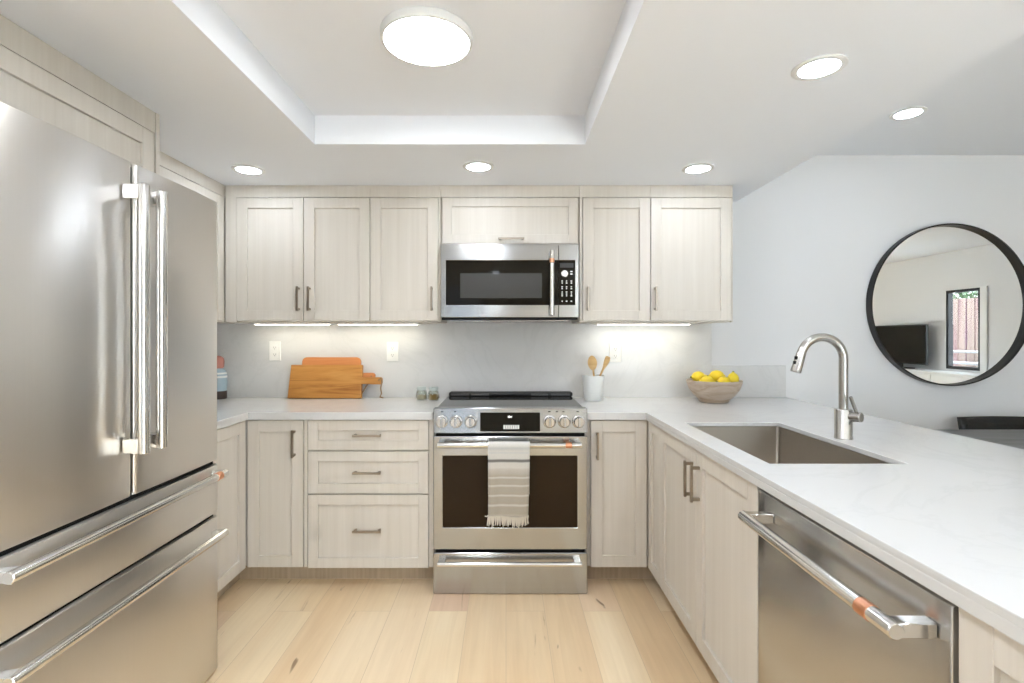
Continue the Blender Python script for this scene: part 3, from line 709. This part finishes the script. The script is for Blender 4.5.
# glass jars
def jar(x, label, content, h_in, D=3.05):
    t = thing('spice_jar', label, 'jar', (PX(x,D), D, CT), 'spice jars left of the range'); c = (PX(x,D), D, CT+.0005); r = .034
    MB().lathe([(0,0),(r-.004,0),(r,.005),(r+.001,.03),(r-.004,.052),(r-.009,.058),(r-.009,.066),(r-.012,.066),(r-.012,.056),(r-.004,.045),(r-.004,.006),(0,.006)], c, 28).build('glass', M['jar'], t, smooth=True)
    MB().lathe([(0,.007),(r-.0055,.007),(r-.005,.01),(r-.005,h_in),(0,h_in+.002)], c, 24).build('contents', content, t, smooth=True)
    MB().lathe([(r-.0075,.060),(r-.0075,.063),(r-.006,.065),(r-.006,.078),(r-.009,.080),(0,.080)], c, 28).build('lid', mat('grey_lid', (.50,.56,.54), .3), t, smooth=True)
    return t
jar(421.6, 'left glass jar of pale seasoning beside the range', M['salt'], .030)
jar(433.6, 'right glass jar of brown spice nearest the range', M['spice'], .036, 3.03)
# bottle behind the refrigerator edge
D = 3.12; c = (PX(217.5,D), D, CT+.0005)
t = thing('bottle', 'small bottle with pale blue label and red top beside the refrigerator', 'bottle', c)
MB().lathe([(0,0),(.050,0),(.052,.003),(.052,.046),(.050,.048)], c, 28).build('base_band', M['label_dark'], t, smooth=True)
MB().lathe([(.050,.048),(.051,.06),(.053,.10),(.051,.150),(.044,.172),(.030,.185)], c, 28).build('label_sleeve', M['label_blue'], t, smooth=True)
mb = MB()
for z0_, z1_ in ((.128,.140),(.150,.160)):
    mb.lathe([(.0535,z0_),(.0535,z1_)] if z1_ < .145 else [(.0522,z0_),(.0495,z1_)], c, 28)
mb.build('pale_stripe', M['mark'], t, smooth=True)
MB().lathe([(.030,.185),(.036,.195),(.038,.225),(.034,.245),(.020,.258),(0,.262)], c, 24).build('cap', M['pinkred'], t, smooth=True)
# utensil crock
D = 3.03; c = (PX(593.2,D), D, CT+.0005)
t = thing('utensil_crock', 'white ceramic crock holding wooden utensils right of the range', 'crock', c)
MB().lathe([(0,0),(.050,0),(.0535,.004),(.064,.146),(.0635,.149),(.061,.149),(.060,.146),(.050,.010),(0,.008)], c, 40).build('crock', M['ceramic'], t, smooth=True)
def utensil(label, base, top, kind):
    base, top = Vector(base), Vector(top); ax = (top-base).normalized()
    side = ax.cross(Vector((0,1,0))).normalized(); nrm = side.cross(ax)
    t = thing('wooden_spoon' if kind == 'spoon' else 'wooden_spatula', label, kind, base, 'wooden utensils in the white crock')
    L_ = (top-base).length; hl = .085 if kind == 'spoon' else .075
    MB().tube([base, base+ax*(L_-hl)*.5, base+ax*(L_-hl+.01)], [.0048,.0052,.0062], 10).build('handle', M['beech'], t, smooth=True)
    rows = []
    for i in range(13):
        s = i/12
        if kind == 'spoon': wd = .006+.022*math.sin(PI*min(1,s*.97+.03))**.7; th = .004
        else: wd = .006+.009*min(1,s*1.6); th = .003
        if i in (0,12): th *= .4; wd *= .55 if i == 12 else 1
        p = base+ax*(L_-hl+hl*s); dip = .006*math.sin(PI*s) if kind == 'spoon' else 0
        ring = []
        for k in range(14):
            a = 2*PI*k/14; cu = math.cos(a)
            ring.append(p+side*wd*cu+nrm*(th*math.sin(a)+dip*(1-cu*cu)))
        rows.append(ring)
    mb = MB(); V = mb.quadgrid(rows, True); mb.bm.faces.new(V[0]); mb.bm.faces.new(V[-1])
    mb.build('head', M['beech'], t, smooth=True)
cx, cy, cz = c
utensil('round wooden spoon leaning left in the white crock', (cx+.02,cy+.008,cz+.012), (PX(591.6,D), cy+.002, PZ(355.6,D)), 'spoon')
utensil('slim wooden spatula leaning right at the front of the crock', (cx-.022,cy-.022,cz+.012), (PX(607.3,D), cy-.034, PZ(356.2,D)), 'spatula')
utensil('wooden spatula leaning right behind the slim one in the crock', (cx-.018,cy+.020,cz+.012), (PX(609,D), cy+.022, PZ(358.5,D)), 'spatula')
# fruit bowl and lemons
D = 2.97; c = (PX(714,D), D, CT+.0005)
t = thing('fruit_bowl', 'round weathered wooden bowl filled with lemons', 'bowl', c)
MB().lathe([(0,.0),(.074,0),(.082,.006),(.084,.014),(.112,.040),(.138,.075),(.151,.110),(.153,.124),(.150,.127),(.146,.124),(.140,.104),(.124,.068),(.094,.036),(.06,.024),(0,.022)], c, 48).build('bowl', M['bowlwood'], t, smooth=True)
def lemon(dx, dy, dz, rot, label, s=1.0, m='lemon'):
    l = thing('lemon', label, 'lemon', (c[0]+dx, c[1]+dy, c[2]+dz), 'lemons in the wooden bowl')
    l.rotation_euler = rot; r = .034*s
    prof = [(0,-.050*s),(.006*s,-.048*s),(.010*s,-.043*s)]
    for k in range(1, 12): a = -PI/2+PI*k/12; prof.append((r*math.cos(a)+.001, .041*s*math.sin(a)))
    prof += [(.010*s,.043*s),(.006*s,.047*s),(0,.049*s)]
    MB().lathe(sorted(prof, key=lambda q: q[1]), (0,0,0), 24).build('peel', M[m], l, smooth=True, world=False)
    MB().lathe([(.0065*s,-.049*s),(.0055*s,-.053*s),(0,-.0545*s)], (0,0,0), 10).build('stem_end', M['leafgreen'], l, smooth=True, world=False)
lemon(-.086, .012, .143, (0,PI/2,.2), 'topmost lemon at the left end of the bowl', .95)
lemon(-.064, -.060, .124, (0,PI/2,-.35), 'front lemon at the left of the bowl', .88)
lemon(.028, -.070, .122, (0,PI/2,.2), 'low lemon at the front middle of the bowl', .88)
lemon(.018, .004, .148, (0,PI/2,-.12), 'tallest lemon just right of the bowl centre')
lemon(.104, -.016, .132, (2.75,.2,0), 'upright lemon with its green stem end up, at the right', .92, 'lemon_green')
lemon(-.028, .074, .122, (0,PI/2,.1), 'lemon at the back of the bowl between the two highest ones', .9)

# ---------------------------------------------------------------- outlets
def outlet(x, y, label):
    D = WB-.011; f = FB(D); u, v = PX(x,D), PZ(y,D)
    t = thing('wall_outlet', label, 'outlet', (u, D, v-.06), 'outlets on the backsplash')
    MB().box(u-.036, u+.036, v-.060, v+.060, .0002, .006, .002, f).build('plate', M['plastic'], t)
    for e_ in (-1, 1):
        s = MB().box(u-.0165, u+.0165, v+e_*.0215-.0165, v+e_*.0215+.0165, .005, .0078, .001, f).build('socket', M['plastic'], t)
        mb = MB()
        for q in (-.006, .006): mb.box(u+q-.001, u+q+.001, v+e_*.0215-.003, v+e_*.0215+.006, .007, .0081, 0, f)
        mb.box(u-.002, u+.002, v+e_*.0215-.010, v+e_*.0215-.006, .007, .0081, 0, f)
        mb.build('slots', M['dmark'], s)
outlet(275.3, 351, 'white outlet on the backsplash above the left end of the boards')
outlet(392.6, 351.5, 'white outlet on the backsplash between boards and spice jars')
outlet(615.2, 352.5, 'white outlet on the backsplash beside the utensil crock')

# ---------------------------------------------------------------- lamps
def downlight(x, y, z, label):
    D = (z-H)*FPX/(VY-y); place_light(PX(x, D), D, z, label)
def place_light(X, D, z, label, m='down'):
    t = thing('recessed_light', label, 'light', (X, D, z), 'recessed ceiling downlights')
    MB().lathe([(.077,-.0005),(.077,-.004),(.073,-.006),(.058,-.006),(.056,-.0005)], (X,D,z), 40).build('trim_ring', M['white'], t, smooth=True)
    MB().lathe([(.0558,-.0008),(.0558,-.0035),(0,-.0035)], (X,D,z), 40).build('diffuser', M[m], t)
downlight(248.5, 169.5, ZL, 'recessed downlight at the far left above the corner cabinets')
downlight(478.5, 166.3, ZL, 'recessed downlight in front of the short cabinet above the microwave')
downlight(698, 168.3, ZL, 'recessed downlight in front of the right wall cabinets')
downlight(819, 67.2, ZL, 'large-looking recessed downlight above the peninsula sink')
downlight(908, 113, ZH, 'recessed downlight over the dining area near the mirror')
for x, l in ((-1.25,'left'),(-.14,'middle'),(.978,'right')):  # unseen lamps, added out of view to brighten the kitchen
    place_light(x, .35, ZL, 'unseen recessed downlight added for brightness, front row, '+l, 'added_fill')
    place_light(x, -1.3, ZL, 'unseen recessed downlight added for brightness, rear row, '+l, 'added_fill')
D = 1.643; c = (-.2535, D, ZT)
t = thing('ceiling_light', 'large round flush ceiling light in the raised tray', 'light', c)
MB().lathe([(0,-.0003),(.145,-.0003),(.147,-.004),(.145,-.024),(.142,-.027),(.136,-.027),(.135,-.022),(.135,-.009),(0,-.009)], c, 56).build('housing', M['white'], t, smooth=True)
MB().lathe([(.1348,-.010),(.1348,-.0255),(0,-.0262)], c, 56).build('diffuser', M['disc'], t)
def strip(x0, x1, label):
    D = 3.07; z = bz-.001
    t = thing('under_cabinet_light', label, 'light', ((PX(x0,D)+PX(x1,D))/2, D, z), 'under-cabinet light bars')
    MB().slab([PX(x0,D), PX(x1,D)], [D-.02, D+.02], lambda u,v: True, z-.008, z, ident).build('housing', M['white'], t)
    MB().box(PX(x0+1,D), PX(x1-1,D), D-.015, D+.015, z-.0095, z-.0082).build('diffuser', M['under'], t)
strip(255, 330, 'under-cabinet light bar above the cutting boards'); strip(338, 418, 'under-cabinet light bar left of the microwave')
strip(597, 690, 'under-cabinet light bar above the utensil crock')

# ---------------------------------------------------------------- round mirror
D = 3.15; r = 81.5*D/FPX; c = (PX(953.0,D), WB, PZ(304.6,D))
t = thing('round_mirror', 'large round mirror with a thin deep black frame on the white wall', 'mirror', c)
MB().lathe([(r,-.046),(r,-.001),(r-.009,-.001),(r-.009,-.018),(r-.009,-.046)], c, 96, 'Y').build('frame', M['blackmetal'], t, smooth=True)
o = t.children[0]
b = o.data; bm = bmesh.new(); bm.from_mesh(b)
vs = bm.verts; n = 96; L0 = [v for v in vs]
bm.faces.new
bm.verts.ensure_lookup_table()
for i in range(n):
    a, b2 = bm.verts[i], bm.verts[(i+1)%n]; q, q2 = bm.verts[4*n+i], bm.verts[4*n+(i+1)%n]
    bm.faces.new((a, b2, q2, q))
bmesh.ops.recalc_face_normals(bm, faces=bm.faces); bm.to_mesh(b); bm.free(); b.set_sharp_from_angle(angle=math.radians(38))
MB().lathe([(r-.0092,-.004),(r-.0092,-.016),(0,-.016)], c, 96, 'Y').build('mirror_glass', M['mirror'], t)

# ---------------------------------------------------------------- dining corner
t = thing('dining_table', 'dark grey wood dining table beyond the peninsula', 'table', (2.95, 2.45, 0))
MB().box(1.93, 3.95, 2.10, 2.86, .71, .748, .003).build('tabletop', M['tablewood'], t)
MB().box(2.001, 3.839, 2.18, 2.78, .63, .7095).build('apron', M['blackwood'], t)
for x in (1.94, 3.84):
    for y in (2.15, 2.75): MB().box(x, x+.06, y, y+.06, 0, .7095, .003).build('leg', M['blackwood'], t)
def chair(x, y, rz, label):
    t = thing('dining_chair', label, 'chair', (x, y, 0), 'black dining chairs', rz)
    k = dict(world=False)
    MB().box(-.22, .22, -.22, .20, .44, .475, .008, seg=2).build('seat', M['blackwood'], t, smooth=True, **k)
    for sx in (-1, 1):
        MB().box(sx*.20-.018, sx*.20+.018, -.215, -.18, 0, .4395, .003).build('leg', M['blackwood'], t, **k)
        MB().tube([(sx*.20,.21,0),(sx*.20,.20,.44),(sx*.20,.235,.70)], .017, 8).build('leg', M['blackwood'], t, **k)
    rows = []
    for z, y_ in ((.58,.215),(.66,.232),(.73,.247),(.782,.256)):
        rows.append([(-.225+.45*q/10, y_-.03*(1-(2*q/10-1)**2)*-1, z) for q in range(11)])
    mb = MB(); mb.quadgrid(rows); o = mb.build('backrest', M['blackwood'], t, smooth=True, **k)
    s = o.modifiers.new('thick', 'SOLIDIFY'); s.thickness = .024; s.offset = 0
    return t
chair(2.955, 2.83, 0, 'black dining chair between the grey table and the mirror wall')
t = thing('sideboard', 'low white sideboard on the far dining wall, seen in the mirror', 'sideboard', (5.77, -1.0, 0))
MB().box(5.60, WR-.002, -2.5, .35, .08, .77, .002).build('body', M['white'], t)
MB().box(5.585, WR-.002, -2.52, .37, .771, .80, .002).build('top', M['white'], t)
MB().box(5.66, WR-.002, -2.45, .30, 0, .0795).build('plinth', M['white'], t)
for k in range(4): MB().box(5.582, 5.5995, -2.49+k*.71, -2.49+k*.71+.70, .09, .765, .002).build('door', M['white'], t)
t = thing('television', 'black flat-screen television on the white sideboard, seen in the mirror', 'television', (5.8, -1.17, .80))
MB().box(5.79, 5.825, -1.66, -.69, .87, 1.43, .004).build('case', M['blackmetal'], t)
MB().box(5.787, 5.7905, -1.645, -.705, .885, 1.415).build('screen', M['glassblack'], t)
MB().box(5.72, 5.89, -1.35, -1.0, .8005, .815, .003).build('stand', M['blackmetal'], t)
MB().box(5.795, 5.82, -1.22, -1.13, .8155, .8695).build('stand_neck', M['blackmetal'], t)

# ---------------------------------------------------------------- garden outside the side window
t = thing('fence', 'weathered reddish board fence outside the window, seen in the mirror', 'fence', (8.4, -2.5, -.12))
mb = MB()
for k in range(44): mb.box(8.4, 8.425, -6.2+k*.17, -6.2+k*.17+.160, -.12, 1.95+.03*random.random(), .003)
mb.build('boards', M['fence'], t)
mb = MB()
for z in (.3, 1.6): mb.box(8.426, 8.47, -6.2, 1.2, z, z+.09)
mb.build('rails', M['fence'], t)
t = thing('garden_steps', 'grey wooden garden steps in front of the fence, seen in the mirror', 'steps', (7.6, -2.5, -.12))
mb = MB(); st = MB()
for k in range(6): mb.box(7.1+.18*k, 7.1+.18*k+.20, -3.1, -1.9, .02+.19*k, .06+.19*k, .004)
mb.build('treads', M['deck'], t)
for y in (-3.08, -1.96): st.prism([(7.1,-.12),(8.2,-.12),(8.2,.96),(8.0,.96),(7.1,.02)], y, y+.04, lambda u,v,w: (u,w,v))
st.build('stringers', M['deck'], t)
t = thing('shrub', 'leafy green branches hanging over the fence, seen in the mirror', 'shrub', (9.3, -3.2, -.12))
MB().tube([(9.3,-3.2,-.12),(9.28,-3.15,1.2),(9.25,-3.1,2.3)], [.05,.04,.02], 8).build('trunk', M['deck'], t, smooth=True)
mb = MB()
for k in range(1500):
    p = Vector((max(8.58, 9.1+random.gauss(0,.25)), -3.2+random.gauss(0,.8), 2.25+random.gauss(0,.3)))
    a = Vector((random.gauss(0,1),random.gauss(0,1),random.gauss(0,1))).normalized(); b2 = a.orthogonal().normalized()*.035; a = a*.075
    q = [mb.bm.verts.new(p+v) for v in (-a, b2, a, -b2)]; mb.bm.faces.new(q)
mb.build('foliage', M['leaf'], t)
